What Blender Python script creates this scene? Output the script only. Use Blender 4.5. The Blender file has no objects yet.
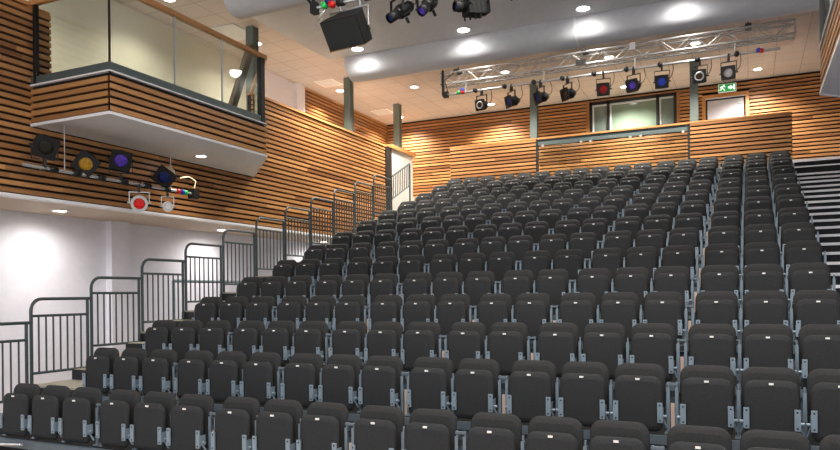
import bpy, math, random
from mathutils import Vector, Matrix
R = math.radians
random.seed(7)
C = bpy.context.scene.collection
SC = bpy.context.scene

# ------------------------------------------------------------------ materials
def new_mat(name):
    m = bpy.data.materials.new(name); m.use_nodes = True
    nt = m.node_tree; b = nt.nodes['Principled BSDF']
    return m, nt, b
def srgb(r, g, b):
    f = lambda c: ((c/255)/12.92 if c/255 <= .04045 else ((c/255+.055)/1.055)**2.4)
    return (f(r), f(g), f(b), 1)
def plain(name, col, rough=.5, metal=0., noise=.12, scale=8., bump=0., bscale=200., spec=.5):
    m, nt, b = new_mat(name)
    b.inputs['Roughness'].default_value = rough; b.inputs['Metallic'].default_value = metal
    b.inputs['Specular IOR Level'].default_value = spec
    tc = nt.nodes.new('ShaderNodeTexCoord')
    n = nt.nodes.new('ShaderNodeTexNoise'); n.inputs['Scale'].default_value = scale; n.inputs['Detail'].default_value = 4
    nt.links.new(tc.outputs['Object'], n.inputs['Vector'])
    r = nt.nodes.new('ShaderNodeValToRGB')
    r.color_ramp.elements[0].position = .3; r.color_ramp.elements[1].position = .7
    r.color_ramp.elements[0].color = tuple(c*(1-noise) for c in col[:3])+(1,)
    r.color_ramp.elements[1].color = tuple(min(1, c*(1+noise)) for c in col[:3])+(1,)
    nt.links.new(n.outputs['Fac'], r.inputs['Fac']); nt.links.new(r.outputs['Color'], b.inputs['Base Color'])
    if bump:
        n2 = nt.nodes.new('ShaderNodeTexNoise'); n2.inputs['Scale'].default_value = bscale
        nt.links.new(tc.outputs['Object'], n2.inputs['Vector'])
        bp = nt.nodes.new('ShaderNodeBump'); bp.inputs['Strength'].default_value = bump; bp.inputs['Distance'].default_value = .003
        nt.links.new(n2.outputs['Fac'], bp.inputs['Height']); nt.links.new(bp.outputs['Normal'], b.inputs['Normal'])
    return m
def wood(name, dark, light, rough=.38):
    m, nt, b = new_mat(name)
    at = nt.nodes.new('ShaderNodeAttribute'); at.attribute_name = 'tone'
    tc = nt.nodes.new('ShaderNodeTexCoord'); mp = nt.nodes.new('ShaderNodeMapping')
    mp.inputs['Scale'].default_value = (1.5, 1.5, 40)
    n = nt.nodes.new('ShaderNodeTexNoise'); n.inputs['Scale'].default_value = 2.; n.inputs['Detail'].default_value = 5
    nt.links.new(tc.outputs['Object'], mp.inputs['Vector']); nt.links.new(mp.outputs['Vector'], n.inputs['Vector'])
    ad = nt.nodes.new('ShaderNodeMath'); ad.operation = 'MULTIPLY_ADD'; ad.inputs[1].default_value = .45
    sb = nt.nodes.new('ShaderNodeMath'); sb.operation = 'SUBTRACT'; sb.inputs[1].default_value = .22
    nt.links.new(n.outputs['Fac'], ad.inputs[0]); nt.links.new(at.outputs['Fac'], ad.inputs[2])
    nt.links.new(ad.outputs[0], sb.inputs[0])
    r = nt.nodes.new('ShaderNodeValToRGB'); r.color_ramp.elements[0].color = dark; r.color_ramp.elements[1].color = light
    nt.links.new(sb.outputs[0], r.inputs['Fac']); nt.links.new(r.outputs['Color'], b.inputs['Base Color'])
    b.inputs['Roughness'].default_value = rough
    return m
def emit(name, col, s):
    m, nt, b = new_mat(name)
    b.inputs['Base Color'].default_value = col
    b.inputs['Emission Color'].default_value = col; b.inputs['Emission Strength'].default_value = s
    return m
def glass(name, tint):
    m, nt, b = new_mat(name)
    out = nt.nodes['Material Output']
    tr = nt.nodes.new('ShaderNodeBsdfTransparent'); tr.inputs['Color'].default_value = tint
    gl = nt.nodes.new('ShaderNodeBsdfGlossy'); gl.inputs['Roughness'].default_value = .02
    lw = nt.nodes.new('ShaderNodeLayerWeight'); lw.inputs['Blend'].default_value = .5
    pw = nt.nodes.new('ShaderNodeMath'); pw.operation = 'POWER'; pw.inputs[1].default_value = 4
    fr = nt.nodes.new('ShaderNodeMath'); fr.operation = 'MULTIPLY_ADD'; fr.inputs[1].default_value = .5; fr.inputs[2].default_value = .045
    nt.links.new(lw.outputs['Facing'], pw.inputs[0]); nt.links.new(pw.outputs[0], fr.inputs[0])
    mx = nt.nodes.new('ShaderNodeMixShader')
    nt.links.new(fr.outputs[0], mx.inputs[0]); nt.links.new(tr.outputs[0], mx.inputs[1]); nt.links.new(gl.outputs[0], mx.inputs[2])
    nt.links.new(mx.outputs[0], out.inputs['Surface'])
    return m
def tile_ceiling(name):
    m, nt, b = new_mat(name)
    tc = nt.nodes.new('ShaderNodeTexCoord'); br = nt.nodes.new('ShaderNodeTexBrick')
    br.offset = 0; br.inputs['Scale'].default_value = 1
    br.inputs['Brick Width'].default_value = .64; br.inputs['Row Height'].default_value = .64
    br.inputs['Mortar Size'].default_value = .009; br.inputs['Mortar Smooth'].default_value = .2
    br.inputs['Color1'].default_value = srgb(188, 181, 178); br.inputs['Color2'].default_value = srgb(183, 175, 172)
    br.inputs['Mortar'].default_value = srgb(146, 134, 126)
    nt.links.new(tc.outputs['Object'], br.inputs['Vector']); nt.links.new(br.outputs['Color'], b.inputs['Base Color'])
    b.inputs['Roughness'].default_value = .9
    return m

M = dict(
    slat=wood('oiled_cedar', srgb(108, 66, 38), srgb(208, 152, 94)),
    cap=wood('oak_cap', srgb(176, 116, 62), srgb(206, 150, 92)),
    gap=plain('black_felt', (.006, .006, .007, 1), .9),
    white=plain('white_paint', srgb(234, 234, 244), .7, noise=.02),
    cream=plain('cream_paint', srgb(216, 213, 196), .7, noise=.02),
    panelw=plain('pale_panel', srgb(186, 184, 178), .7, noise=.02),
    beige=plain('beige_board', srgb(204, 190, 172), .8, noise=.04),
    grey=plain('grey_plaster', srgb(232, 234, 240), .75, noise=.03),
    tile=tile_ceiling('ceiling_tiles'),
    duct=plain('duct_fabric', srgb(216, 218, 224), .6, noise=.03),
    trimw=plain('white_trim', srgb(238, 238, 240), .5, noise=.02),
    fabric=plain('charcoal_weave', (.029, .030, .0315, 1), .85, noise=.2, scale=90, bump=.35, bscale=500, spec=.25),
    fabric2=plain('charcoal_weave_back', (.029, .0295, .0295, 1), .85, noise=.2, scale=90, bump=.35, bscale=500, spec=.25),
    plate=plain('number_plate', srgb(238, 236, 230), .4, noise=.02),
    steel=plain('blue_grey_steel', srgb(126, 140, 150), .4, .35, noise=.08),
    steel2=plain('bracket_steel', srgb(140, 156, 168), .4, .3, noise=.08),
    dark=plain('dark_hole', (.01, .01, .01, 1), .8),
    ply=plain('plywood_strip', srgb(206, 180, 164), .6, noise=.08),
    deck=plain('deck_lino', srgb(158, 152, 134), .6, noise=.12, scale=20),
    riser=plain('riser_steel', srgb(86, 98, 108), .6, .2, noise=.3, scale=30),
    nosing=plain('nosing_metal', srgb(104, 116, 124), .45, .4, noise=.08),
    bright=plain('bright_nosing', srgb(236, 236, 240), .35, .1, noise=.03),
    stair=plain('stair_black', srgb(26, 27, 33), .7, noise=.2),
    rail=plain('grey_green_rail', srgb(58, 69, 73), .45, .2, noise=.05),
    column=plain('column_paint', srgb(104, 118, 114), .45, noise=.05),
    channel=plain('glass_channel', srgb(92, 106, 106), .4, .3, noise=.05),
    black=plain('black_metal', srgb(30, 31, 32), .5, .2, noise=.1),
    blackp=plain('black_paint', srgb(15, 15, 16), .6, noise=.1),
    silver=plain('silver_metal', srgb(196, 198, 198), .35, .4, noise=.04),
    chrome=plain('alu_tube', srgb(214, 216, 218), .25, .7, noise=.04),
    creamlamp=plain('cream_lamp_shell', srgb(196, 184, 150), .45, .1, noise=.05),
    floor=plain('stage_floor', srgb(150, 128, 106), .6, noise=.2),
    frame=plain('black_window_frame', srgb(22, 23, 25), .4, noise=.05),
    blind=plain('grey_blind_pane', srgb(104, 116, 112), .15, noise=.06, scale=2),
    blindg=plain('green_blind_pane', srgb(116, 134, 118), .15, noise=.08, scale=2),
    doorp=plain('lit_corridor_pane', srgb(206, 204, 214), .15, noise=.05, scale=3),  # brightness of the lit corridor behind is put into the pane colour
    dwood=wood('dark_board', srgb(86, 72, 50), srgb(118, 98, 68)),
    glass=glass('clear_glass', (.93, .96, .95, 1)),
    glassg=glass('green_glass', (.62, .80, .76, 1)),
    glow=emit('lamp_glow', (1, .93, .86, 1), 14),
    sign=emit('exit_green', srgb(20, 150, 74), .35),
    signw=emit('exit_white', (1, 1, 1, 1), .55),
    vent=plain('vent_grey', srgb(196, 202, 206), .6, noise=.05),
    cloth=plain('speaker_grille', srgb(34, 38, 38), .7, noise=.15, scale=60),
    beigeedge=plain('raw_edge', srgb(170, 140, 98), .6, noise=.1),
)
def gel(name, c, rough=.12):
    m, nt, b = new_mat(name)
    b.inputs['Roughness'].default_value = .35; b.inputs['Specular IOR Level'].default_value = .25
    tc = nt.nodes.new('ShaderNodeTexCoord'); v = nt.nodes.new('ShaderNodeTexVoronoi'); v.inputs['Scale'].default_value = 26
    r = nt.nodes.new('ShaderNodeValToRGB'); r.color_ramp.elements[0].color = tuple(x*(.3 if c[1] < .5 or c[0] < .5 else .7) for x in c[:3])+(1,); r.color_ramp.elements[1].color = c
    r.color_ramp.elements[1].position = .55
    nt.links.new(tc.outputs['Object'], v.inputs['Vector']); nt.links.new(v.outputs['Distance'], r.inputs['Fac']); nt.links.new(r.outputs['Color'], b.inputs['Base Color'])
    return m
G = dict(red=gel('red_gel', (.75, .02, .02, 1)), blue=gel('blue_gel', (.04, .10, .75, 1)), navy=gel('navy_gel', (.015, .03, .16, 1)),
         purple=gel('purple_gel', (.14, .07, .62, 1)), amber=gel('amber_gel', (.55, .30, .03, 1)), brown=gel('brown_gel', (.12, .06, .03, 1)),
         dark=gel('dark_gel', (.03, .03, .02, 1)), white=gel('frosted_lens', (.85, .80, .76, 1)), green=gel('green_plastic', (.05, .7, .15, 1)))

# ------------------------------------------------------------------ mesh builder
class MB:
    def __init__(s): s.v = []; s.f = []; s.t = []; s.sm = []
    def add(s, vs, fs, tone=.5, smooth=False, mat=None):
        o = len(s.v)
        s.v += [tuple(mat @ Vector(v)) if mat else tuple(v) for v in vs]
        for f in fs: s.f.append(tuple(i+o for i in f)); s.t.append(tone); s.sm.append(smooth)
        return s
    def box(s, a, b, tone=.5, mat=None):
        x0, y0, z0 = a; x1, y1, z1 = b
        if x0 > x1: x0, x1 = x1, x0
        if y0 > y1: y0, y1 = y1, y0
        if z0 > z1: z0, z1 = z1, z0
        vs = [(x0,y0,z0),(x1,y0,z0),(x1,y1,z0),(x0,y1,z0),(x0,y0,z1),(x1,y0,z1),(x1,y1,z1),(x0,y1,z1)]
        return s.add(vs, [(0,3,2,1),(4,5,6,7),(0,1,5,4),(1,2,6,5),(2,3,7,6),(3,0,4,7)], tone, False, mat)
    def tube(s, pts, r, n=10, mat=None, cap=True):
        pts = [Vector(p) for p in pts]; rings = []
        k = len(pts)
        for i, p in enumerate(pts):
            d = (pts[min(i+1, k-1)]-pts[max(i-1, 0)]).normalized()
            a = Vector((0,0,1)) if abs(d.z) < .9 else Vector((1,0,0))
            u = d.cross(a).normalized(); w = u.cross(d)
            rings.append([p+(u*math.cos(2*math.pi*j/n)+w*math.sin(2*math.pi*j/n))*r for j in range(n)])
        vs = [v for q in rings for v in q]; fs = []
        for i in range(k-1):
            for j in range(n): fs.append((i*n+j, i*n+(j+1)%n, (i+1)*n+(j+1)%n, (i+1)*n+j))
        s.add(vs, fs, .5, True, mat)
        if cap:
            s.add(rings[0], [tuple(range(n))], .5, False, mat); s.add(rings[-1], [tuple(reversed(range(n)))], .5, False, mat)
        return s
    def lathe(s, prof, n=20, mat=None):           # profile of (r, y) about the local Y axis
        vs = []; fs = []
        for r, y in prof:
            for j in range(n):
                a = 2*math.pi*j/n; vs.append((r*math.cos(a), y, r*math.sin(a)))
        for i in range(len(prof)-1):
            for j in range(n): fs.append((i*n+j, (i+1)*n+j, (i+1)*n+(j+1)%n, i*n+(j+1)%n))
        return s.add(vs, fs, .5, True, mat)
    def prism(s, poly, z0, z1, tone=.5, mat=None):   # poly in xy
        n = len(poly); vs = [(x,y,z0) for x,y in poly]+[(x,y,z1) for x,y in poly]
        fs = [tuple(reversed(range(n))), tuple(range(n,2*n))]+[(i,(i+1)%n,n+(i+1)%n,n+i) for i in range(n)]
        return s.add(vs, fs, tone, False, mat)
    def mesh(s, name, m, off=(0,0,0)):
        me = bpy.data.meshes.new(name)
        me.from_pydata([(x-off[0], y-off[1], z-off[2]) for x,y,z in s.v], [], s.f)
        at = me.attributes.new('tone', 'FLOAT', 'FACE'); at.data.foreach_set('value', s.t)
        me.polygons.foreach_set('use_smooth', s.sm); me.materials.append(m); me.update()
        return me
    def build(s, name, m, parent=None, local=False, loc=None):
        off = (0,0,0)
        if parent is not None and not local: off = abs_loc(parent)
        if parent is None and loc: off = loc
        o = bpy.data.objects.new(name, s.mesh(name, m, off)); C.objects.link(o)
        if parent is not None: o.parent = parent
        if parent is None and loc: o.location = loc
        return o
def abs_loc(o):
    v = Vector((0,0,0))
    while o is not None: v += o.location; o = o.parent
    return v
def tag(o, label=None, cat=None, group=None, kind=None):
    for k, v in (('label',label),('category',cat),('group',group),('kind',kind)):
        if v: o[k] = v
    return o
def thing(name, label, cat, loc=(0,0,0), group=None):
    o = bpy.data.objects.new(name, None); C.objects.link(o); o.location = loc; o.empty_display_size = .1
    return tag(o, label, cat, group)
def struct(name, mb, m, loc=None):
    return tag(mb.build(name, m, None, loc=loc), kind='structure')
def B(a, b): return MB().box(a, b)
def T(pts, r, n=10): return MB().tube(pts, r, n)

# ------------------------------------------------------------------ key dimensions
ZC, YB, XW, YP = 7.12, 16.82, -10.4, 14.3
XU, XL, XR = -12.25, -12.34, 1.92
ZG, ZP = 4.3, 5.53
PITCH = .105

def slats(mb, axis, pos, lo, hi, z0, z1, out, holes=()):
    """timber battens with open joints; axis 'x' or 'y' is the batten direction, out = sign of the visible side"""
    k = 0; z = z0+.02
    while z+.06 < z1:
        za, zb = z, z+PITCH-.039
        spans = [(lo, hi)]
        for (h0, h1, hz0, hz1) in holes:
            if zb > hz0 and za < hz1:
                ns = []
                for a, b in spans:
                    if h0 > a: ns.append((a, min(b, h0)))
                    if h1 < b: ns.append((max(a, h1), b))
                    if h1 <= a or h0 >= b: ns = ns[:]
                spans = [(a, b) for a, b in ns if b-a > .02]
        for a, b in spans:
            u = a
            while u < b-1e-6:
                e = min(b, u+random.uniform(1.4, 3.2))
                if b-e < .4: e = b
                t = random.gauss(.5, .17)
                d0, d1 = pos, pos-out*.042
                if axis == 'y': mb.box((d0, u, za), (d1, e-.002, zb), t)
                else: mb.box((u, d0, za), (e-.002, d1, zb), t)
                u = e
        z += PITCH
    return mb

# ------------------------------------------------------------------ setting
struct('floor', B((-12.6,-9,-.95), (2.2,16,-.85)), M['floor'])
# left: slatted wall, recess below it, gallery above it
BX, BY0, BY1, BYW = -8.76, 1.74, 5.30, 7.0          # balcony plan
BZ0, BZ1 = 3.71, 4.30
wl = MB()
wl.box((XW-.14,-3,2.66), (XW-.045,13.17,ZG))
wl.box((XW-.14,-3,ZG), (XW-.045,BY0+.36,ZP-.03)); wl.box((XW-.14,BYW,ZG), (XW-.045,13.17,ZP-.03))
wlo = struct('wall_left', wl, M['gap'])
slats(MB(), 'y', XW, -3, 13.17, 2.66, ZP, 1, [(BY0+.36, BYW, ZG-.02, 9)]).build('slat_cladding', M['slat'], wlo)
struct('trim_1', B((XW-.16,-3,2.615), (XW+.012,13.17,2.66)), M['trimw'])
cp = MB(); cp.box((XW-.17,-3,ZP-.03), (XW+.03,BY0-.02,ZP+.02), .6); cp.box((XW-.17,BY0-.0199,ZP-.03), (XW-.05,BY0+.38,ZP+.02), .6); cp.box((XW-.17,BYW+.02,ZP-.03), (XW+.03,13.2,ZP+.02), .6)
struct('trim_2', cp, M['cap'])
struct('ceiling_soffit', B((XL-.05,-3,2.66), (XW-.16,16.5,2.72)), M['beige'])
struct('wall_left_lower', B((XL-.12,-3,-.85), (XL,YB,2.66)), M['white'])
struct('trim_3', B((XL,4.78,-.85), (XL+.16,5.25,2.66)), M['white'])
struct('wall_left_upper', B((XU-.12,-3,ZG), (XU,9.9,ZC)), M['cream'])
struct('wall_left_upper_far', B((XU-.12,9.9,ZG), (XU,11.35,ZC)), M['white'])
ws = struct('wall_left_gallery', B((XU-.12,11.35,ZG), (XU+.0,YB,ZC)), M['gap'])
slats(MB(), 'y', XU+.045, 11.6, YB-.02, ZG, ZC, 1).build('slat_cladding', M['slat'], ws)
struct('trim_4', B((XU,11.2,ZG), (XU+.12,11.58,ZC)), M['white'])
struct('floor_gallery', B((XU,-3,ZG-.14), (XW-.14,YB,ZG)), M['beige'])
struct('floor_rear_gallery', B((.3,14.22,ZG-.3), (XR,YB,ZG)), M['stair'])
struct('floor_rear_gallery_left', B((-8.8,14.22,ZG-.3), (.3,YB,ZG)), M['deck'])
struct('floor_stair_landing', B((XW-.14,15.5,ZG-.3), (-8.8,YB,ZG)), M['deck'])
struct('trim_5', B((.32,14.17,ZG-.05), (XR-.02,14.219,ZG+.012)), M['bright'])
# back wall
WIN = (-5.12, -2.56, 5.93, 7.02); DOOR = (-1.86, -.62, ZG, 6.80)
wb = MB()
for a, b, z0, z1 in ((XU, WIN[0], 2, ZC), (WIN[0], WIN[1], 2, WIN[2]), (WIN[0], WIN[1], WIN[3], ZC), (WIN[1], DOOR[0], 2, ZC), (DOOR[0], DOOR[1], DOOR[3], ZC), (DOOR[0], DOOR[1], 2, ZG), (DOOR[1], XR+.2, 2, ZC)):
    wb.box((a, YB, z0), (b, YB+.12, z1))
wbo = struct('wall_back', wb, M['gap'])
slats(MB(), 'x', YB-.045, XU+.05, XR, 3.3, ZC, -1, [WIN, DOOR]).build('slat_cladding', M['slat'], wbo)
w1 = struct('window_1', B((WIN[0], YB+.05, WIN[2]), (WIN[1], YB+.10, WIN[3])), M['frame'])
fr = MB()
for x in (WIN[0], -4.62+.03, -3.14, WIN[1]-.09): fr.box((x, YB-.05, WIN[2]), (x+.09, YB+.05, WIN[3]))
fr.box((WIN[0], YB-.05, WIN[3]-.1), (WIN[1], YB+.05, WIN[3])); fr.box((WIN[0], YB-.05, WIN[2]), (WIN[1], YB+.05, WIN[2]+.08))
fr.build('window_frame', M['frame'], w1)
pl = MB()
for x0, x1 in ((-5.03,-4.59), (-4.5,-3.14), (-3.05,-2.65)): pl.box((x0, YB-.02, WIN[2]+.08), (x0+.05, YB+.05, WIN[3]-.1)); pl.box((x0+.05, YB-.02, WIN[3]-.15), (x1, YB+.05, WIN[3]-.1))
pl.build('inner_frame', M['vent'], w1)
for x0, x1, mm in ((-4.98,-4.59,'blind'), (-4.45,-3.14,'blindg'), (-3.0,-2.65,'blind')): B((x0, YB, WIN[2]+.08), (x1, YB+.04, WIN[3]-.15)).build('pane', M[mm], w1)
cs = MB(); e = .09
for a, b in (((WIN[0]-e, WIN[2]-e), (WIN[0], WIN[3]+.04)), ((WIN[1], WIN[2]-e), (WIN[1]+e, WIN[3]+.04)), ((WIN[0], WIN[3]), (WIN[1], WIN[3]+.04))):
    cs.box((a[0], YB-.07, a[1]), (b[0], YB+.02, b[1]), .3)
cs.build('casing', M['slat'], w1)
d1 = struct('door_1', B((DOOR[0]+.09, YB+.03, ZG+.02), (DOOR[1]-.09, YB+.08, DOOR[3]-.1)), M['frame'])
B((DOOR[0]+.14, YB+.0, ZG+.2), (DOOR[1]-.14, YB+.03, DOOR[3]-.16)).build('pane', M['doorp'], d1)
B((DOOR[1]-.3, YB-.03, DOOR[3]-.32), (DOOR[1]-.17, YB+.0, DOOR[3]-.18)).build('door_closer', M['vent'], d1)
cs = MB()
cs.box((DOOR[0], YB-.08, ZG), (DOOR[0]+.09, YB+.05, DOOR[3]), .55); cs.box((DOOR[1]-.09, YB-.08, ZG), (DOOR[1], YB+.05, DOOR[3]), .55); cs.box((DOOR[0]+.09, YB-.08, DOOR[3]-.09), (DOOR[1]-.09, YB+.05, DOOR[3]), .55)
cs.build('casing', M['cap'], d1)
struct('wall_right', B((XR,-3,-.85), (XR+.12,YB,ZC)), M['white'])
# ceilings
struct('ceiling', B((XU-.1,-7,ZC), (XR+.1,YB+.1,ZC+.1)), M['tile'])
ZS = 6.49
struct('ceiling_lower', B((-9.3,4.985,ZS), (XR,8.365,ZS+.14)), M['grey'])

# ------------------------------------------------------------------ air ducts
def duct(yc, zc, r, label, seams):
    t = thing('air_duct', label, 'duct', (-8.9, yc, zc), 'round air ducts under the ceiling')
    m = MB(); n = 40; x0, x1 = -8.9, XR-.02
    vs = [(x, yc+r*math.cos(2*math.pi*j/n), zc+r*math.sin(2*math.pi*j/n)) for x in (x0, x1) for j in range(n)]
    m.add(vs, [(j, n+j, n+(j+1)%n, (j+1)%n) for j in range(n)], .5, True)
    m.add(vs[:n], [tuple(range(n))]); m.add(vs[n:], [tuple(reversed(range(n)))])
    m.build('duct_shell', M['duct'], t)
    for x in (-8.2,-4.6,-1.0): T([(x,yc,zc+r-.01),(x,yc,ZC)], .012, 6).build('hanging_rod', M['silver'], t)
    for x in seams:
        s = MB(); q = r+.006
        vs = [(xx, yc+q*math.cos(2*math.pi*j/n), zc+q*math.sin(2*math.pi*j/n)) for xx in (x, x+.05) for j in range(n)]
        s.add(vs, [(j, n+j, n+(j+1)%n, (j+1)%n) for j in range(n)], .5, True).build('seam_ring', M['trimw'], t)
duct(4.62, 6.43, .36, 'pale round duct under the ceiling, the nearer one above the glass balcony', [-5.0])
duct(8.76, 6.42, .39, 'long pale round duct lit by ceiling spots in front of the truss', [-3.72])

# ------------------------------------------------------------------ columns
for x, y, z0, lab in ((-10.67, 7.35, ZG, 'square steel column beside the end of the glass balcony'),
                  (-10.67, 11.55, ZG, 'square steel column on the left gallery under the lit duct end'),
                  (-10.67, 14.55, ZG, 'square steel column at the far left corner by the stair head'),
                  (-6.24, 14.5, ZG, 'square steel column where the glass balustrade begins behind the top row'),
                  (-1.93, 14.5, ZG, 'square steel column between the long window and the exit door')):
    t = thing('steel_column', lab, 'column', (x, y, z0), 'steel columns on the gallery')
    MB().box((x-.075,y-.09,z0), (x+.075,y+.09,ZC)).build('shaft', M['column'], t)
    w = MB()
    for sy in (-.1, .088): w.box((x-.1,y+sy,z0+.015), (x+.1,y+sy+.012,ZC))
    w.build('flange', M['column'], t)
    MB().box((x-.13,y-.13,z0), (x+.13,y+.13,z0+.015)).build('base_plate', M['column'], t)

# ------------------------------------------------------------------ balconies
def balcony(label, mir=None):
    fx = (lambda x: x) if mir is None else (lambda x: mir-x)
    P = [(XW,BY0),(BX,BY0),(BX,BY1),(XW,BYW)]
    def mk(pts): 
        q = [(fx(x),y) for x,y in pts]
        return q if mir is None else q[::-1]
    t = thing('glass_balcony', label, 'balcony', (fx(XW), 4, BZ0))
    def inset(d, w=None): return [(XW,BY0+d),(BX-d,BY0+d),(BX-d,BY1-d*.4),(XW,BYW-d*1.4)]
    MB().prism(mk(inset(.045)), BZ0+.03, BZ1).build('carcass', M['gap'], t)
    MB().prism(mk(inset(.02)), BZ0, BZ0+.03).build('soffit', M['grey'], t)
    s = MB(); z = BZ0+.045
    e1 = Vector((BX-XW, BY1-BYW, 0))
    while z+.06 < BZ1-.01:
        za, zb = z, z+PITCH-.037
        for a, b in (((XW,BY0),(BX,BY0)), ((BX,BY0),(BX,BY1)), ((BX,BY1),(XW,BYW))):
            a = Vector((*a,0)); b = Vector((*b,0)); d = (b-a).normalized(); nn = Vector((d.y,-d.x,0)); L = (b-a).length; u = 0
            while u < L-1e-6:
                e = min(L, u+random.uniform(1.2,2.6)); e = L if L-e < .4 else e
                q = [a+d*u, a+d*(e-.002), a+d*(e-.002)-nn*.035, a+d*u-nn*.035]
                s.prism(mk([(v.x,v.y) for v in q]), za, zb, random.gauss(.55,.17)); u = e
        z += PITCH
    s.build('slat_cladding', M['slat'], t)
    def rim(z0, z1, o, i, name, m):
        r = MB()
        for a, b in (((XW,BY0),(BX,BY0)), ((BX,BY0),(BX,BY1)), ((BX,BY1),(XW,BYW))):
            a = Vector((*a,0)); b = Vector((*b,0)); d = (b-a).normalized(); nn = Vector((d.y,-d.x,0))
            a2 = a-d*(o if a.x == BX else 0); b2 = b+d*(o if b.x == BX else 0)
            q = [a2+nn*o, b2+nn*o, b2-nn*i, a2-nn*i]
            r.prism(mk([(v.x,v.y) for v in q]), z0, z1, .6)
        return r.build(name, m, t)
    rim(BZ0-.012, BZ0+.03, .012, .02, 'lower_trim', M['trimw'])
    rim(BZ1-.0, BZ1+.022, .012, .06, 'upper_trim', M['trimw'])
    rim(BZ1+.022, BZ1+.14, -.005, .055, 'glass_channel', M['channel'])
    rim(ZP-.02, ZP+.05, .02, .06, 'handrail', M['cap'])
    zg0, zg1 = BZ1+.14, ZP-.02
    def pane(a, b, m):
        a = Vector((*a,0)); b = Vector((*b,0)); d = (b-a).normalized(); nn = Vector((d.y,-d.x,0))
        q = [a-nn*.02, b-nn*.02, b-nn*.032, a-nn*.032]
        MB().prism(mk([(v.x,v.y) for v in q]), zg0, zg1).build('glass_pane', m, t)
    pane((XW+.12,BY0), (BX-.07,BY0), M['glass'])
    ys = [BY0+.06, 3.02, 4.12, BY1-.16]
    for k in range(3): pane((BX,ys[k]+.012), (BX,ys[k+1]-.012), M['glass'])
    pane((BX-.06,BY1+.06), (XW+.2,BYW-.2), M['glassg'])
    for y in ys[1:3]: MB().prism(mk([(BX-.012,y-.012),(BX-.04,y-.012),(BX-.04,y+.012),(BX-.012,y+.012)][::-1]), zg0, zg1).build('glass_clip', M['silver'], t)
    for x, y, w in ((BX-.055,BY0+.05,.012), (BX-.02,BY0+.02,.012), (BX-.04,BY1-.1,.05), (XW+.09,BY0+.03,.03)):
        MB().prism(mk([(x-w,y-w),(x+w,y-w),(x+w,y+w),(x-w,y+w)]), BZ1+.02, ZP-.02).build('corner_post', M['black'], t)
    return t
balcony('slat clad balcony with glass front jutting from the left wall')
balcony('slat clad balcony at the right edge of the photo, matching the left one', XW+1.86)
t = thing('leaning_board', 'narrow wooden board leaning behind the end pane of the left balcony', 'board', (-9.15,5.0,BZ1))
m = Matrix.Translation((-9.42,5.06,BZ1+.2)) @ Matrix.Rotation(R(-18),4,'X') @ Matrix.Rotation(R(6),4,'Y')
MB().box((-.05,-.07,.02),(.05,.07,1.5),.5,m).build('board_panel', M['dwood'], t)
MB().box((-.055,-.075,-.08),(.055,.075,.02),.5,m).build('foot_strip', M['black'], t)

# ------------------------------------------------------------------ rear balustrades
def rear_panel(x0, x1, label):
    t = thing('slatted_balustrade', label, 'balustrade', ((x0+x1)/2, YP+.1, 3.5))
    B((x0,YP+.045,3.5),(x1,YP+.13,ZP-.03)).build('backing_panel', M['gap'], t)
    slats(MB(), 'x', YP, x0+.012, x1-.012, 3.52, ZP-.02, -1).build('slat_cladding', M['slat'], t)
    B((x0,YP-.01,ZP-.03),(x1,YP+.16,ZP+.01)).build('cap_rail', M['cap'], t)
rear_panel(-8.80, -6.13, 'slatted timber balustrade behind the top row left of the glass one')
rear_panel(-2.05, .33, 'slatted timber balustrade behind the top row below the exit sign')
t = thing('glass_balustrade', 'glass balustrade with wooden rail and grey steel band below the long window', 'balustrade', (-4.09, YP+.05, 3.85))
B((-6.1,YP-.03,ZP-.045),(-2.06,YP+.14,ZP)).build('handrail', M['cap'], t)
B((-6.09,YP+.02,ZP-.2),(-2.07,YP+.09,ZP-.045)).build('steel_band', M['channel'], t)
for x0, x1 in ((-6.04,-4.75),(-4.72,-3.42),(-3.39,-2.1)): B((x0,YP+.045,3.7),(x1,YP+.06,ZP-.2)).build('glass_pane', M['glass'], t)
for x in (-5.95,-4.87,-4.6,-3.54,-3.27,-2.2): B((x-.03,YP+.0,ZP-.25),(x+.03,YP+.02,ZP-.2)).build('glass_clamp', M['silver'], t)
for x in (-6.12,-2.06): B((x-.03,YP+.0,3.7),(x+.03,YP+.1,ZP-.04)).build('end_post', M['black'], t)
# stair-head screen on the left
t = thing('stair_screen', 'white screen wall with wooden cap and dark end at the top of the left stairs', 'screen', (XW-.08, 14.3, 3.3))
B((XW-.14,13.6,3.3),(XW-.02,15.1,ZP)).build('white_panel', M['panelw'], t)
B((XW-.2,13.45,ZP),(XW+.06,15.2,ZP+.11)).build('cap_rail', M['cap'], t)
B((XW-.16,13.22,3.3),(XW+.0,13.6,ZP+.02)).build('dark_end', M['black'], t)

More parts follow.
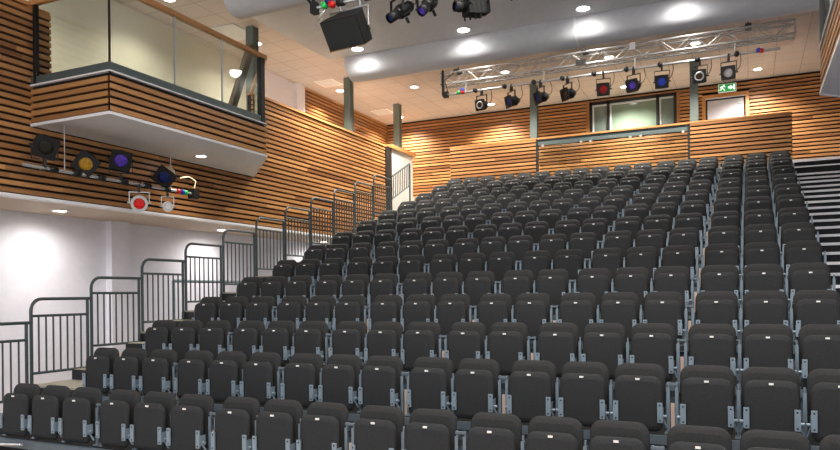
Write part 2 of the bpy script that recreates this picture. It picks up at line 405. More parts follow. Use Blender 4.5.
# ------------------------------------------------------------------ tiered seating
ROWS = [(0.025,13.354,4.322),(0.011,12.337,3.996),(0.003,11.3,3.659),(-0.001,10.276,3.325),(0.003,9.236,2.99),(-0.004,8.218,2.661),(-0.005,7.196,2.327),(-0.002,6.17,1.994),(-0.001,5.143,1.66),(0.002,4.127,1.328),(0.002,3.11,0.996),(-0.002,2.112,0.666),(-0.001,1.093,0.339),(-0.002,-0.047,-0.001)]
GRP = [0,0,0,1,1,1,2,2,2,3,3,4,4,4,5,5,5]
GAP = 0.0724
HT = .485                       # number plate above deck
XA, XB, XC = -10.06, -8.72, .31
ORD = 'first second third fourth fifth sixth seventh eighth ninth tenth eleventh twelfth thirteenth fourteenth'.split()
for r in range(14):
    dx, y, z = ROWS[r]; zt = z-HT; n = 13-r
    yn = ROWS[r-1][1] if r else YP-.05
    y0 = y-.012; y1 = yn-.012-.002 if r else YP-.02
    k = 12-r; ya = 1.37+1.03*k; yb = min(ya+1.03, YP-.02)         # the aisle treads start behind each seat row
    zb = (ROWS[r+1][2]-HT) if r < 13 else -.85
    row = 'front row' if n == 0 else 'back row' if r == 0 else '%s row from the front' % ORD[n] if n < 8 else '%s row from the back' % ORD[r]
    tr = thing('seating_tier', 'stepped platform tier with steel nosing under the seats of the %s' % row, 'seating tier', (-4.2, y0, zb), 'platform tiers under the seats')
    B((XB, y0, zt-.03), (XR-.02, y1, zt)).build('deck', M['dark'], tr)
    B((XB, y0-.03, zt-.075), (XC, y0, zt+.004)).build('nosing', M['nosing'], tr)
    B((XB, y0+.03, zb), (XC, y0+.05, zt-.03)).build('riser', M['riser'] if r < 13 else M['gap'], tr)  # front tier: black sheet stands in for the shade under the platform
    B((XA, ya, zb), (XB-.005, yb-.002, zt+.03)).build('aisle_deck', M['deck'], tr)
    B((XA, ya-.012, zb+.03), (XB-.005, ya-.001, zt+.004)).build('aisle_riser', M['stair'], tr)
    if r < 13:
        B((XC+.02, y0-.012, zb), (XR-.02, y0-.001, zt)).build('stair_riser', M['stair'], tr)
        B((XC+.0, y0-.04, zt-.036), (XR-.02, y0-.013, zt+.006)).build('bright_nosing', M['bright'], tr)
        h = B((XA+.03, ya-.30, zb+.03), (XB-.005, ya-.013, (zt+zb)/2+.015)).build('half_step', M['stair'], tr)
        B((XA+.03, ya-.30, (zt+zb)/2+.016), (XB-.005, ya-.013, (zt+zb)/2+.03)).build('step_tread', M['deck'], h)
        h = B((XC+.02, y0-.5, zb), (XR-.02, y0-.0405, (zt+zb)/2-.001)).build('half_step', M['stair'], tr)
        B((XC+.0, y0-.53, (zt+zb)/2-.036), (XR-.02, y0-.501, (zt+zb)/2+.006)).build('bright_nosing', M['bright'], h)
    else:
        B((XA, y0-.05, zt-.085), (XC, y0-.031, zt+.0)).build('front_beam', M['nosing'], tr)
        for x in (-8.0,-5.6,-3.2,-.8): MB().tube([(x,y0-.02,zt-.1),(x-.22,y0-.02,-.84)], .03, 8).build('leg', M['steel'], tr)
        MB().tube([(-8.9,y0-.12,zt-.08),(-8.02,y0-.12,zt-.02)], .018, 8).build('front_tube', M['chrome'], tr)
    if r == 0:
        h = B((XC+.02, YP-.55, zt), (XR-.02, YP-.13, (zt+ZG)/2)).build('half_step', M['stair'], tr)
        B((XC, YP-.58, (zt+ZG)/2-.022), (XR-.02, YP-.55, (zt+ZG)/2+.006)).build('bright_nosing', M['bright'], h)

def pad(w, h, t, rt, rb, tilt=0., crown=.015):
    """upholstered pad in XZ standing on z=0, front at y=0; rounded corners and soft edges"""
    def outline(ins):
        pts = []
        W, x0 = w/2-ins, 0
        for cx, cz, r, a0 in ((W, h-ins, rt, 0), (-W, h-ins, rt, 90), (-W, ins, rb, 180), (W, ins, rb, 270)):
            r = max(r-ins, .01)
            ox = cx-r if cx > 0 else cx+r; oz = cz-r if a0 < 180 else cz+r
            for k in range(6):
                a = R(a0+90*k/5); pts.append((ox+r*math.cos(a), oz+r*math.sin(a)))
        return pts
    m = MB(); e = .024
    layers = [(.05,-crown*.55),(e,0),(e*.35,e*.35),(0,e),(0,t-e),(e*.35,t-e*.35),(e,t)]
    rings = []
    for ins, y in layers:
        rings.append([(x, y+math.tan(R(tilt))*z, z) for x, z in outline(ins)])
    n = len(rings[0]); vs = [v for q in rings for v in q]; fs = []
    for i in range(len(rings)-1):
        for j in range(n): fs.append((i*n+j, i*n+(j+1)%n, (i+1)*n+(j+1)%n, (i+1)*n+j))
    fs = [f[::-1] for f in fs]
    cy = -crown; fs2 = []
    m.add(vs, fs, .5, True)
    c = (0, cy+math.tan(R(tilt))*h/2, h/2)
    m.add(rings[0]+[c], [(n, (j+1)%n, j) for j in range(n)], .5, True)
    m.add(rings[-1], [tuple(range(n))], .5, True)
    return m
def shift(mb, d):
    mb.v = [(x+d[0], y+d[1], z+d[2]) for x, y, z in mb.v]; return mb

TOP = HT+.027
pan_me = shift(pad(.415, TOP-.025, .055, .085, .06, 2.), (0, -.008, .025)).mesh('seat_pan', M['fabric'])
back_me = shift(pad(.45, .52, .05, .10, .05, 8.), (-.004, .09, .088)).mesh('backrest', M['fabric2'])
yt = math.tan(R(2))*(HT-.025)-.008
plate_me = B((-.018, yt-.019, HT-.008), (.018, yt-.008, HT+.008)).mesh('number_plate', M['plate'])
def bracket(sx):
    m = MB(); x = sx*.19
    m.box((x-.022, -.032, .11), (x+.022, -.016, .285))
    m.box((sx*.21, -.03, .13), (sx*.214, .06, .235))
    m.tube([(sx*.205,.02,.16),(sx*.243,.02,.16)], .015, 10)
    m.tube([(sx*.205,.01,.16),(sx*.236,.05,.06)], .011, 6)
    return m
brk_me = [bracket(s).mesh('hinge_bracket', M['steel2']) for s in (-1, 1)]
hole_me = [[B((s*.19-.007, -.034, z-.007), (s*.19+.007, -.032, z+.007)).mesh('bolt_hole', M['dark']) for z in (.262, .13)] for s in (-1, 1)]
def post(sx):
    m = MB(); x = sx*.25
    m.box((x-.014, .075, 0), (x+.014, .125, .41)); m.tube([(x,.1,.41),(x,.1,.455)], .011, 8)
    m.box((x-.03, .05, 0), (x+.03, .15, .012))
    return m
post_me = [post(s).mesh('side_post', M['steel']) for s in (-1, 1)]
strip_me = MB().box((.25+.02,.095,.0), (.25+GAP-.02,.11,.27)).mesh('joint_strip', M['ply'])
sock_me = MB().box((.25+.018,.09,.33), (.25+GAP-.018,.112,.38)).mesh('joint_socket', M['dark'])
capj_me = MB().box((.25-.012,.082,.43), (.25+GAP+.012,.118,.45)).mesh('joint_cap', M['nosing'])
def inst(name, me, parent):
    o = bpy.data.objects.new(name, me); C.objects.link(o); o.parent = parent; return o
proto = None
def copy_tree(o, parent=None):
    c = o.copy(); C.objects.link(c); c.parent = parent
    for ch in list(o.children): copy_tree(ch, c)
    return c
protos = {}
def make_seat(kind):
    t = thing('theatre_seat', 'seat', 'seat', (0,0,0), 'tip-up seats in the tiered rows')
    p = inst('seat_pan', pan_me, t); tag(inst('number_plate', plate_me, p), 'small white seat number plate')
    inst('backrest', back_me, t)
    for k in (0, 1):
        b = inst('hinge_bracket', brk_me[k], t); inst('bolt_hole', hole_me[k][0], b); inst('bolt_hole', hole_me[k][1], b)
    inst('side_post', post_me[1], t)
    if kind in ('first',): inst('side_post', post_me[0], t)
    if kind == 'last':
        inst('joint_strip', strip_me, t); inst('joint_socket', sock_me, t); inst('joint_cap', capj_me, t)
    return t
for r in range(14):
    dx, y, z = ROWS[r]; n = 13-r
    for i in range(17):
        first = i == 0 or GRP[i-1] != GRP[i]; last = i < 16 and GRP[i+1] != GRP[i]
        kind = 'first' if first else 'last' if last else 'mid'
        if kind not in protos: protos[kind] = make_seat(kind); s = protos[kind]
        else: s = copy_tree(protos[kind])
        s.location = (-(16-i)*.5-(5-GRP[i])*GAP+dx, y+.02, z-HT)
        side = (ORD[i], 'left') if i < 9 else (ORD[16-i], 'right')
        if side[0] == 'first': pos = 'at the %s end of the' % side[1]
        else: pos = '%s from the %s in the' % side
        row = 'front row' if n == 0 else 'back row' if r == 0 else '%s row from the front' % ORD[n] if n < 8 else '%s row from the back' % ORD[r]
        s['label'] = 'charcoal tip-up seat, %s %s' % (pos, row)

# ------------------------------------------------------------------ aisle railings
def railing(k):
    y0 = 1.41+1.03*k; z0 = ROWS[12-k][2]-HT if 0 <= 12-k <= 13 else 0; x = -10.0
    zt = z0+1.262; y1 = y0+.955
    n = k+2
    lab = 'grey steel railing panel up the left aisle, %s' % ('lowest and cut by the photo edge' if k < 0 else 'highest before the sloping rail' if k == 10 else '%s from the bottom' % ORD[n-1])
    t = thing('aisle_railing', lab, 'railing', (x, y0, z0), 'railing panels along the left aisle')
    rr = .17
    pts = [(x,y0,z0),(x,y0,zt-rr)]+[(x,y0+rr-rr*math.cos(R(a)),zt-rr+rr*math.sin(R(a))) for a in range(15,91,15)]+[(x,y1+.05,zt)]
    MB().tube(pts, .024, 10).build('bent_rail', M['rail'], t)
    T([(x,y1,z0+.16),(x,y1,zt)], .023).build('rear_post', M['rail'], t)
    T([(x,y0,zt-.245),(x,y1,zt-.245)], .02).build('middle_rail', M['rail'], t)
    T([(x,y0,z0+.19),(x,y1,z0+.19)], .02).build('bottom_rail', M['rail'], t)
    for j in range(7):
        yy = y0+(y1-y0)*(j+1)/8
        T([(x,yy,z0+.19),(x,yy,zt-.245)], .013, 8).build('baluster', M['rail'], t)
for k in range(-1, 11): railing(k)
t = thing('sloped_railing', 'sloping grey handrail with bars at the top of the left aisle', 'railing', (-10.0, 12.78, 3.84))
za, zb = 4.53, 5.10
T([(-10,12.78,za),(-10,14.0,zb)], .024).build('handrail', M['rail'], t)
T([(-10,12.78,za-.66),(-10,14.0,zb-.66)], .018).build('bottom_rail', M['rail'], t)
for yy, zz in ((12.78,za),(14.0,zb)): T([(-10,yy,3.845),(-10,yy,zz)], .024).build('post', M['rail'], t)
for j in range(9):
    f = (j+1)/10; T([(-10,12.78+1.22*f,za-.66+(zb-za)*f),(-10,12.78+1.22*f,za+(zb-za)*f)], .013, 8).build('baluster', M['rail'], t)
t = thing('steel_frame', 'low blue-grey steel frame standing behind the left aisle railing', 'frame', (-10.3, 5.0, .3))
T([(-10.3,4.5,1.42),(-10.3,6.6,1.42)], .03, 8).build('cross_bar', M['steel'], t)
for yy in (4.5, 6.6): T([(-10.3,yy,-.85),(-10.3,yy,1.42)], .028, 8).build('leg', M['steel'], t)

# ------------------------------------------------------------------ lighting rig
TY, TX0, TX1, TZ0, TZ1 = 10.4, -7.42, .22, 6.2, 6.47
t = thing('lighting_truss', 'aluminium box truss hung below the tiled ceiling', 'truss', (-3.6, TY+.14, TZ0))
for y in (TY, TY+.28):
    for z in (TZ0, TZ1): T([(TX0,y,z),(TX1,y,z)], .025, 8).build('chord', M['chrome'], t)
N = 24
for f, (p, q) in enumerate((((TY,TZ0),(TY,TZ1)), ((TY+.28,TZ0),(TY+.28,TZ1)), ((TY,TZ0),(TY+.28,TZ0)), ((TY,TZ1),(TY+.28,TZ1)))):
    m = MB(); L = (TX1-TX0-.1)/N
    for k in range(N):
        a, b = (p, q) if k % 2 else (q, p)
        m.tube([(TX0+.05+L*k, a[0], a[1]), (TX0+.05+L*(k+1), b[0], b[1])], .010, 6)
    m.build('lacing', M['chrome'], t)
for x in (TX0+.012, TX1-.012):
    m = MB()
    m.box((x-.012,TY-.02,TZ0-.02),(x+.012,TY+.02,TZ1+.02)).box((x-.012,TY+.26,TZ0-.02),(x+.012,TY+.30,TZ1+.02)).box((x-.012,TY,TZ0-.02),(x+.012,TY+.28,TZ0+.02)).box((x-.012,TY,TZ1-.02),(x+.012,TY+.28,TZ1+.02))
    m.build('end_frame', M['silver'], t)
for x in (-7.0,-3.95,-.63):
    m = MB(); m.tube([(x,TY+.14,TZ1),(x,TY+.14,ZC)], .014, 8).box((x-.06,TY-.03,TZ1+.01),(x+.06,TY+.31,TZ1+.06))
    m.build('hanger', M['black'], t)
for x in (-2.9,): B((x-.06,TY-.04,TZ1-.12),(x+.06,TY-.027,TZ1+.03)).build('label_plate', M['white'], t)
B((-4.12,TY-.05,TZ0-.03),(-3.9,TY-.027,TZ0+.1)).build('junction_box', M['black'], t)

def connectors(t, bar, pts):
    for (p, m) in pts:
        MB().lathe([(0,-.05),(.035,-.05),(.045,-.02),(.045,.03),(.03,.05),(0,.05)], 12, Matrix.Translation(p)).build('connector', m, t)

BYB, BZB = 10.37, 5.93
t = thing('lighting_bar', 'long grey lighting bar with black sockets hung under the truss', 'lighting bar', (-3.64, BYB, BZB))
T([(-7.2,BYB,BZB),(-.06,BYB,BZB)], .025, 10).build('bar', M['chrome'], t)
for x in (-6.75,-4.85,-2.85,-.88): T([(x,BYB,BZB),(x,TY+.0,TZ0-.02)], .012, 6).build('dropper', M['silver'], t)
for x in (-6.5,-5.78,-5.08,-4.42,-3.72,-3.03,-2.33,-1.6,-.85):
    MB().lathe([(0,-.055),(.05,-.055),(.055,0),(.05,.05),(0,.05)], 12, Matrix.Translation((x,BYB-.01,BZB+.005))).build('socket', M['blackp'], t)
connectors(t, 'bar', [((-6.92,BYB-.02,BZB), G['green']), ((-6.82,BYB-.02,BZB), G['red']), ((-6.83,BYB-.02,BZB+.06), G['blue']), ((-.45,BYB-.02,BZB+.02), G['blue']), ((-.39,BYB-.02,BZB), G['red'])])
m = MB(); m.box((-7.32,BYB-.05,BZB-.07),(-7.2,BYB+.05,BZB+.07)).box((-7.36,BYB-.025,BZB-.02),(-7.31,BYB+.025,TZ1+.06))
m.build('end_bracket', M['black'], t)
T([(-7.2,BYB,BZB+.03),(-7.25,BYB,BZB+.2),(-7.3,TY,TZ0+.1),(-7.1,TY+.1,TZ1)], .012, 6).build('cable', M['blackp'], t)

def lamp(x, y, zb, label, group, lens, yaw, pitch=20, drop=.36, s=.9, body='black', plate='square', plate_m='blackp', cable=True, clampr=.03, roll=0, rimm=None):
    """fresnel lantern clamped to a bar at (x, y, zb); drop > 0 hangs, drop < 0 stands above"""
    t = thing('stage_lantern', label, 'stage light', (x, y, zb), group)
    c = Vector((x, y-.0, zb-drop))
    H = Matrix.Translation(c) @ Matrix.Rotation(R(yaw),4,'Z') @ Matrix.Rotation(R(pitch),4,'X') @ Matrix.Rotation(R(roll),4,'Y') @ Matrix.Scale(s,4)
    H.translation = c
    Y = Matrix.Translation((x,y,zb)) @ Matrix.Rotation(R(yaw),4,'Z'); sg = 1 if drop > 0 else -1; w = .165*s
    h = MB()
    h.lathe([(.105,-.09),(.125,-.09),(.125,-.05),(.115,-.04),(.118,.10),(.125,.11),(.125,.13),(.10,.15),(.06,.23),(.0,.235)], 20, H)
    for yy in (-.02,.02,.06): h.lathe([(.118,yy),(.128,yy+.004),(.128,yy+.012),(.118,yy+.016)], 20, H)
    bd = h.build('housing', M[body], t)
    MB().lathe([(.0,-.082),(.05,-.085),(.085,-.078),(.105,-.068)], 20, H).build('lens', lens, t)
    f = MB(); n = 24; q = .155
    ring = lambda r, yv: [(r*math.cos(2*math.pi*j/n), yv, r*math.sin(2*math.pi*j/n)) for j in range(n)]
    def outer(yv):
        o = []
        for j in range(n):
            a = 2*math.pi*j/n; cx, sy = math.cos(a), math.sin(a)
            k = q/max(abs(cx), abs(sy))**.9 if plate == 'square' else .145
            o.append((k*cx, yv, k*sy))
        return o
    rr = ring(.098,-.105)+outer(-.105)+ring(.098,-.088)+outer(-.088); fs = []
    for j in range(n):
        k = (j+1) % n
        fs += [(j,k,n+k,n+j), (2*n+j,3*n+j,3*n+k,2*n+k), (n+j,n+k,3*n+k,3*n+j), (j,2*n+j,2*n+k,k)]
    f.add(rr, fs, .5, False, H).build('gel_frame', M[plate_m], t)
    if rimm: MB().lathe([(.078,-.108),(.112,-.108),(.112,-.12),(.078,-.12),(.078,-.108)], 8, H@Matrix.Rotation(R(22.5),4,'Y')).build('front_rim', M[rimm], t)
    yk = MB(); zz = sg*-.13
    for sx in (-1,1): yk.box((sx*w-.006,-.016,min(zz,-drop)),(sx*w+.006,.016,max(zz,-drop)),.5,Y)
    yk.box((-w-.006,-.016,zz-.006),(w+.006,.016,zz+.006),.5,Y)
    for sx in (-1,1): yk.tube([Y@Vector((sx*.11*s,0,-drop)), Y@Vector((sx*(w+.03),0,-drop))], .014, 8)
    yk.build('yoke', M['black'] if body != 'silver' else M['silver'], t)
    ck = MB(); ck.box((-.02,-.035,min(0,zz)),(.02,.035,max(0,zz)),.5,Y); ck.lathe([(clampr+.014,-.018),(clampr+.014,.018)],12,Matrix.Translation((x,y,zb))@Matrix.Rotation(R(90),4,'Z'))
    ck.build('hook_clamp', M['blackp'], t)
    if cable:
        p0 = H @ Vector((.05,.2,.02)); p1 = Vector((x+.22,y+.03,zb-.02))
        mid = (p0+p1)/2+Vector((.12,.02,-.12*sg if drop > 0 else .02))
        pts = [p0*(1-u)**2+mid*2*u*(1-u)+p1*u*u for u in [k/8 for k in range(9)]]
        T(pts, .008, 6).build('power_cable', M['blackp'], t)
    return t
GT = 'lanterns on the truss bar'
for x, lens, yaw, pit, lab, kw in (
    (-6.35,'brown',-12,8,'lantern with silver-edged round opening, leftmost on the truss bar',dict(rimm='silver',s=.84)),
    (-5.62,'navy',-40,12,'black lantern with dim blue lens, second from the left on the truss bar',dict()),
    (-4.93,'navy',-42,14,'black lantern with navy lens hanging in front of the steel column top',dict()),
    (-4.31,'brown',-40,14,'black lantern with dark brown lens, fourth from the left on the truss bar',dict()),
    (-3.52,'red',6,14,'black square-framed lantern with a red lens on the truss bar',dict()),
    (-2.88,'purple',-18,14,'black square-framed lantern with a violet lens on the truss bar',dict()),
    (-2.30,'blue',4,14,'black square-framed lantern with a bright blue lens, right of the violet one',dict()),
    (-1.55,'brown',-4,8,'lantern with pale frame and dark opening, second from the right on the truss bar',dict(rimm='silver')),
    (-1.00,'white',-6,10,'black lantern with white frosted lens hanging above the exit sign',dict(plate_m='black'))):
    lamp(x, BYB, BZB, lab, GT, G[lens], yaw, pit, .36, **kw)

# left bar under the balcony
LX, LZ = -9.95, 3.02
t = thing('lighting_bar', 'short lighting bar on a thin rod below the left balcony', 'lighting bar', (LX, 3.0, LZ))
T([(LX,1.28,LZ),(LX,4.62,LZ)], .025, 10).build('bar', M['chrome'], t)
for y in (1.95,4.1): T([(LX,y,LZ),(LX,y,BZ0)], .009, 6).build('hanging_rod', M['silver'], t)
for y in (1.75,2.15,2.6,3.05,3.55,4.0): MB().lathe([(0,-.06),(.045,-.06),(.045,.06),(0,.06)], 12, Matrix.Translation((LX+.01,y,LZ))).build('socket', M['blackp'], t)
connectors(t, 'bar', [((LX,4.28,LZ), G['red']), ((LX,4.38,LZ), G['blue']), ((LX,4.46,LZ), G['green'])])
B((LX-.07,4.6,LZ-.09),(LX+.07,4.74,LZ+.09)).build('end_bracket', M['black'], t)
T([(LX,4.68,LZ+.08),(LX,4.72,LZ+.24),(LX,4.55,LZ+.3),(LX+.02,4.3,LZ+.24)], .016, 8).build('cable_arm', M['creamlamp'], t)
GL = 'lanterns on the bar under the left balcony'
lamp(LX,1.62,LZ,'black barn-door lantern with dark lens, leftmost below the left balcony',GL,G['dark'],62,26,-.33,s=1.05,cable=False,roll=14)
lamp(LX,2.34,LZ,'black diamond-turned lantern with an amber lens below the left balcony',GL,G['amber'],42,22,-.20,s=1.05,cable=False,roll=38)
lamp(LX,3.0,LZ,'black lantern with a purple lens standing above the left bar',GL,G['purple'],48,22,-.36,s=1.05,cable=False,roll=10)
lamp(LX,3.98,LZ,'diamond-turned blue lantern with cream shell, rightmost on the left bar',GL,G['navy'],30,26,-.24,s=1.08,body='creamlamp',cable=False,roll=40)
lamp(LX,3.38,LZ,'silver ringed lantern with a red lens hanging under the left bar',GL,G['red'],46,14,.31,s=.95,body='silver',plate='round',plate_m='silver',cable=False)
lamp(LX,4.02,LZ,'small lantern with a white lens hanging beside the red one',GL,G['white'],46,8,.30,s=.62,body='silver',plate='round',plate_m='silver',cable=False)

# front bar near the top of the picture
FY, FZ = 2.8, 5.07
t = thing('lighting_bar', 'lighting bar across the top edge of the photo, holding the loudspeaker', 'lighting bar', (-4, FY, FZ))
T([(-6.1,FY,FZ),(.9,FY,FZ)], .025, 10).build('bar', M['chrome'], t)
m = MB(); m.box((-6.09,FY-.05,FZ-.075),(-6.0,FY+.05,FZ+.075)).box((-6.08,FY-.02,FZ+.075),(-6.05,FY+.02,FZ+.3)); m.build('end_bracket', M['black'], t)
T([(-6.1,FY,FZ+.08),(-6.25,FY,FZ+.25),(-6.28,FY,FZ+.6),(-6.2,FY+.4,6.2)], .02, 8).build('cable', M['blackp'], t)
for x in (-5.0,-1.6): T([(x,FY,FZ),(x,FY,ZC)], .012, 6).build('hanging_rod', M['silver'], t)
for x in (-5.62,-5.2,-4.7,-4.2): MB().lathe([(0,-.05),(.05,-.05),(.05,.05),(0,.05)], 12, Matrix.Translation((x,FY-.01,FZ))@Matrix.Rotation(R(90),4,'Z')).build('socket', M['blackp'], t)
connectors(t, 'bar', [((-5.86,FY-.04,FZ-.01), G['green']), ((-5.79,FY-.04,FZ+.03), G['navy']), ((-5.74,FY-.04,FZ-.02), G['red'])])
T([(-5.86,FY-.04,FZ-.03),(-5.9,FY-.1,FZ-.12),(-5.8,FY-.12,FZ-.1),(-5.95,FY-.1,FZ-.22),(-5.86,FY-.1,FZ-.2),(-5.98,FY-.08,FZ-.28)], .009, 6).build('safety_chain', M['silver'], t)
# loudspeaker
t = thing('loudspeaker', 'black wedge loudspeaker hanging from the bar at the top of the photo', 'loudspeaker', (-5.5, FY, FZ))
H = Matrix.Translation((-5.52,FY+.02,FZ-.40)) @ Matrix.Rotation(R(-5),4,'Z') @ Matrix.Rotation(R(36),4,'X')
w, d, h = .30, .24, .17
poly = [(-w,-d*.6),(w*.95,-d*.6),(w*1.0,d*.1),(w*.6,d),(-w*.6,d),(-w,d*.1)]
MB().prism(poly, -h, h+.05, .5, H).build('cabinet', M['blackp'], t)
MB().box((-w+.015,-d*.6-.014,-h+.015),(w*.95-.015,-d*.6,h+.03),.5,H).build('front_grille', M['cloth'], t)
MB().box((-w,-d*.6-.012,-h-.012),(w*.95,-d*.6+.03,-h),.5,H).build('raw_edge', M['beigeedge'], t)
MB().box((w*.9,.0,-.05),(w*1.02,.06,.05),.5,H).build('side_handle', M['dark'], t)
br = MB(); PL, PR = H@Vector((-w-.012,.03,.02)), H@Vector((w+.012,.03,.02)); zy = FZ-.1
br.tube([PL,(PL.x,PL.y,zy),(PR.x,PR.y,zy),PR], .013, 8)
for q in (.3,.8): xx = PL.x+(PR.x-PL.x)*q; br.tube([(xx,PL.y+(PR.y-PL.y)*q,zy),(xx,FY,FZ)], .014, 6)
br.build('mounting_yoke', M['silver'], t)

def profile(x, label, yaw, pitch, drop, lens, L=.26, boxy=False, roll=0):
    t = thing('profile_spotlight', label, 'stage light', (x, FY, FZ), 'spotlights on the front bar')
    c = Vector((x, FY, FZ-drop)); H = Matrix.Translation(c)@Matrix.Rotation(R(yaw),4,'Z')@Matrix.Rotation(R(pitch),4,'X')@Matrix.Rotation(R(roll),4,'Y')@Matrix.Scale(.88,4)
    if boxy:
        m = MB(); m.box((-.11,.0,-.11),(.11,L+.12,.11),.5,H); m.box((-.085,L+.12,-.085),(.085,L+.2,.085),.5,H)
        for k in range(4): m.box((-.116,.05+k*.07,-.08),(.116,.07+k*.07,.08),.5,H)
        m.build('housing', M['black'], t)
        for k in range(4): MB().tube([H@Vector((-.08+.05*k,.02+.06*k,-.11)),H@Vector((-.08+.05*k,.02+.06*k,-.17))], .012, 6).build('shutter_knob', M['black'], t)
    else:
        m = MB(); m.lathe([(.08,.0),(.09,.02),(.092,.12),(.084,.14),(.084,L+.12),(.06,L+.16),(0,L+.16)], 16, H)
        for a in range(0,360,45): m.box((.08,.04,-.008),(.104,L+.06,.008),.5,H@Matrix.Rotation(R(a),4,'Y'))
        m.build('housing', M['black'], t)
        MB().tube([H@Vector((0,.12,-.11)),H@Vector((0,.12,-.2))], .02, 8).build('focus_knob', M['black'], t)
    MB().lathe([(.062,-.17),(.074,-.17),(.074,0.0),(.062,0.0)], 20, H).build('lens_tube', M['black'], t)
    MB().lathe([(0,-.14),(.035,-.145),(.062,-.13)], 20, H).build('lens', lens, t)
    y = MB(); 
    Yk = Matrix.Translation((x,FY,FZ))@Matrix.Rotation(R(yaw),4,'Z'); w = .14
    for sx in (-1,1): y.box((sx*w-.006,-.016,-drop),(sx*w+.006,.016,-.1),.5,Yk); y.tube([Yk@Vector((sx*.1,0,-drop)),Yk@Vector((sx*(w+.03),0,-drop))],.014,8)
    y.box((-w-.006,-.016,-.106),(w+.006,.016,-.094),.5,Yk); y.build('yoke', M['black'], t)
    k = MB(); k.box((-.02,-.035,-.1),(.02,.035,.04),.5,Yk); k.build('hook_clamp', M['blackp'], t)
    p0 = H@Vector((.03,L+.14,.02)); p1 = Vector((x+.16,FY+.02,FZ)); mid = (p0+p1)/2+Vector((.16,.05,-.14))
    T([p0*(1-u)**2+mid*2*u*(1-u)+p1*u*u for u in [q/8 for q in range(9)]], .008, 6).build('power_cable', M['blackp'], t)
profile(-4.78,'black tubular spotlight aimed down left, next to the hanging loudspeaker',-30,36,.30,G['navy'],.16)
profile(-4.36,'black spotlight with a blue and red glinting lens, second right of the loudspeaker',-12,42,.28,G['purple'],.1)
profile(-3.83,'boxy black spotlight with knobs underneath, third right of the loudspeaker',-40,6,.38,G['navy'],.16,True)
profile(-3.2,'black spotlight almost cut off by the top edge, left of the last one',-20,10,.24,G['navy'],.2,True)
profile(-2.55,'black spotlight cut off by the top edge, furthest right on the front bar',-40,4,.24,G['dark'],.2,True)

# ------------------------------------------------------------------ exit sign and ceiling fittings
t = thing('exit_sign', 'green running man exit sign hanging over the door in the back wall', 'sign', (-1.22, 16.5, 6.86))
sx0, sx1, sz0, sz1, sy = -1.40, -.96, 6.80, 7.0, 16.55
B((sx0-.02,sy,sz0-.02),(sx1+.02,sy+.05,sz1+.02)).build('sign_box', M['trimw'], t)
pf = B((sx0,sy-.008,sz0),(sx1,sy,sz1)).build('sign_face', M['sign'], t)
m = MB(); cx, cz = sx0+.10, sz0+.1; Y0, Y1 = sy-.014, sy-.008
def pol(pts):
    n = len(pts); vs = [(x,Y0,z) for x,z in pts]+[(x,Y1,z) for x,z in pts]
    m.add(vs, [tuple(range(n)), tuple(reversed(range(n,2*n)))]+[(i,n+i,n+(i+1)%n,(i+1)%n) for i in range(n)])
pol([(cx+.03+.02*math.cos(a), cz+.075+.02*math.sin(a)) for a in [2*math.pi*k/10 for k in range(10)]])
for q in ([(-.02,.05),(.02,.06),(.0,-.01),(-.035,-.01)], [(-.03,-.01),(0,-.01),(.05,-.03),(.055,-.08),(.035,-.08),(.03,-.04)], [(-.035,-.01),(-.01,-.01),(-.04,-.05),(-.085,-.06),(-.09,-.045),(-.05,-.035)], [(.01,.05),(.065,.02),(.075,.035),(.02,.06)], [(-.02,.055),(-.07,.03),(-.06,.0),(-.045,.005),(-.05,.025),(-.015,.035)]):
    pol([(cx+x, cz+z) for x, z in q])
pol([(cx+.14,cz-.025),(cx+.2,cz-.025),(cx+.2,cz-.065),(cx+.27,cz+.0),(cx+.2,cz+.065),(cx+.2,cz+.025),(cx+.14,cz+.025)])
pol([(cx+.28,cz-.07),(cx+.32,cz-.07),(cx+.32,cz+.075),(cx+.28,cz+.075)])
m.build('running_man', M['signw'], pf)
for x in (sx0+.1, sx1-.1): T([(x,sy+.025,sz1+.02),(x,sy+.025,ZC)], .008, 6).build('hanging_rod', M['silver'], t)

def spot(loc, W, ang, blend=.7, col=(1,.9,.78), rad=.06, aim=None):
    l = bpy.data.lights.new('downlight_beam', 'SPOT'); l.energy = W; l.spot_size = R(ang); l.spot_blend = blend; l.color = col; l.shadow_soft_size = rad
    o = bpy.data.objects.new('downlight_beam', l); C.objects.link(o); o.location = loc
    if aim is not None: o.rotation_euler = (Vector(aim)-Vector(loc)).to_track_quat('-Z','Y').to_euler()
    return o
def downlight(x, y, z, label, group, W=120, ang=120, r=.11, col=(1,.88,.74), blend=.8):
    t = thing('ceiling_downlight', label, 'ceiling light', (x, y, z), group)
    n = 20
    f = MB(); RX = Matrix.Translation((x,y,z))@Matrix.Rotation(R(90),4,'X')
    f.lathe([(r,.0),(r+.025,-.0),(r+.025,.012),(r,.016),(r-.01,.006)], n, Matrix.Translation((x,y,z))@Matrix.Rotation(R(-90),4,'X')).build('bezel', M['trimw'], t)
    d = MB(); d.add([(x+r*math.cos(2*math.pi*j/n), y+r*math.sin(2*math.pi*j/n), z-.006) for j in range(n)], [tuple(reversed(range(n)))]).build('lamp_disc', M['glow'], t)
    if W:
        s = spot((x,y,z-.03), W, ang, blend, col, r); s.parent = t; s.location = (0,0,-.03)
K = lambda x, y, k: (-.653+(x+.653)*k, -5.467+(y+5.467)*k)
k = (ZC-1.115)/(6.85-1.115)
GD = 'downlights in the tiled ceiling'
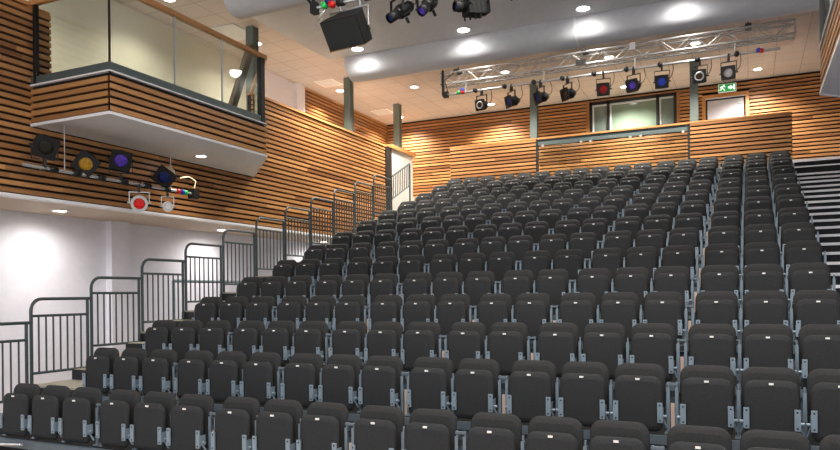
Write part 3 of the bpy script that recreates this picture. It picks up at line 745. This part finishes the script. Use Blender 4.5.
for x, y, lab in ((-9.0,12.27,'round downlight in the tiled ceiling left of the truss end'), (-6.34,12.14,'round downlight seen between the chords of the truss, left one'),
                  (-3.71,12.18,'round downlight seen just above the truss bottom chord, middle one'), (-1.74,12.10,'round downlight seen just below the truss, right one'),
                  (-7.69,14.92,'round downlight near the back wall beside the leftmost truss lantern'), (-3.77,14.91,'round downlight near the back wall beside the violet lantern'),
                  (-.42,14.88,'round downlight near the back wall right of the exit sign'), (-10.83,15.05,'round downlight by the far left corner of the tiled ceiling'),
                  (-10.99,11.63,'round downlight over the left gallery beside the steel column')):
    a, b = K(x, y, k); downlight(a, b, ZC, lab, GD, 750 if (x == -9.0) else 560 if b < 14 else 640, 130 if b < 14 else 138, .11, (1,.92,.82))
for x, lab in ((-8.36,'bright downlight beside the left end of the lit duct, below the loudspeaker'), (-5.88,'bright downlight in the flat ceiling above the middle of the lit duct'), (-3.46,'bright downlight near the top edge above the duct seam')):
    downlight(x, 8.02, ZS, lab, 'downlights along the lit duct', 150, 160, .13, (1,.97,.91), 1.0)
downlight(-1.72, 8.02, ZS, 'bright downlight just out of the top edge over the right end of the duct', 'downlights along the lit duct', 150, 160, .13, (1,.97,.91), 1.0)
downlight(-9.78, 4.69, BZ0, 'oval downlight in the grey underside of the left balcony', None, 35, 130, .1)
for x, y, lab in ((-11.61,3.17,'recessed light in the beige strip below the slats, nearest one'), (-11.69,7.48,'recessed light in the beige strip near the railing, far one'), (-11.65,-1.15,'added recessed light in the beige strip, out of view to the left'), (-11.69,11.8,'added recessed light in the beige strip, unseen behind the railing bars')):  # last two unseen, added at the same spacing to lift the white wall
    downlight(x, y, 2.66, lab, 'recessed lights over the white side wall', 90, 168, .12, (1,.95,.88), 1.0)
for x, y in ((-10.9,10.88*1.0),(-11.02,14.24)):
    a, b = K(x, y, k)
    t = thing('ceiling_vent', 'pale square air vent in the tiled ceiling, ' + ('beside the lit duct end' if y < 12 else 'by the far left corner'), 'vent', (a,b,ZC), 'air vents in the tiled ceiling')
    B((a-.3,b-.3,ZC-.012),(a+.3,b+.3,ZC)).build('vent_frame', M['trimw'], t); B((a-.26,b-.26,ZC-.018),(a+.26,b+.26,ZC-.0125)).build('vent_face', M['vent'], t)
a, b = K(-10.85, 6.82, k)
t = thing('ceiling_panel', 'grey square ceiling panel seen above the balcony handrail', 'vent', (a,b,ZC))
B((a-.45,b-.45,ZC-.015),(a+.45,b+.45,ZC)).build('vent_face', M['vent'], t)
# left gallery lights, plus unseen downlights added to brighten walls and seats
for x in (-9.72,-6.6,-3.85,-1.8): downlight(x, 9.75, ZC, 'added downlight in the tiled ceiling, unseen behind the long duct', 'added downlights behind the long duct', 1000 if x < -9 else 120, 130, .11, (1,.92,.82))  # added row out of sight, mainly to brighten the left slat wall
for i, y in enumerate((2.6, 5.4, 8.2)): downlight(-11.2, y, ZC, 'gallery ceiling light over the left gallery, behind the glass and ducts', 'lights over the left gallery', 150, 140, .11, (1,.92,.76), 1.0)
for x, y in ((-3.2,-1.5),(.0,-1.5),(-3.2,1.4),(0,1.4),(-3.2,-4.6),(0,-4.6)):
    downlight(x, y, ZC, 'added fill light in the ceiling over the stage side, out of view', 'added fill lights over the stage side', 300, 150, .14, (1,.94,.86), .5)  # added front fill; no lamps are seen there

# ------------------------------------------------------------------ world, camera, view
w = bpy.data.worlds.new('World'); SC.world = w; w.use_nodes = True
bg = w.node_tree.nodes['Background']; bg.inputs[0].default_value = (.92,.95,1,1); bg.inputs[1].default_value = .75
cd = bpy.data.cameras.new('Camera'); co = bpy.data.objects.new('Camera', cd); C.objects.link(co)
cd.sensor_width = 36; cd.lens = 710.09/840*36; cd.shift_y = (294.65-225)/840; cd.clip_end = 200
rt = Vector((.90679793,.42141671,-.01120134)); up = Vector((.01015799,.00472073,.99993726)); fw = Vector((-.42144315,.90685482,0))
mw = Matrix.Identity(4)
for i in range(3): mw[i][0] = rt[i]; mw[i][1] = up[i]; mw[i][2] = -fw[i]
mw.translation = Vector((-.65300137,-5.46725683,1.11531943)); co.matrix_world = mw
SC.camera = co
SC.view_settings.view_transform = 'Standard'; SC.view_settings.look = 'None'; SC.view_settings.gamma = 1; SC.view_settings.use_curve_mapping = False
SC.view_settings.exposure = 1.0
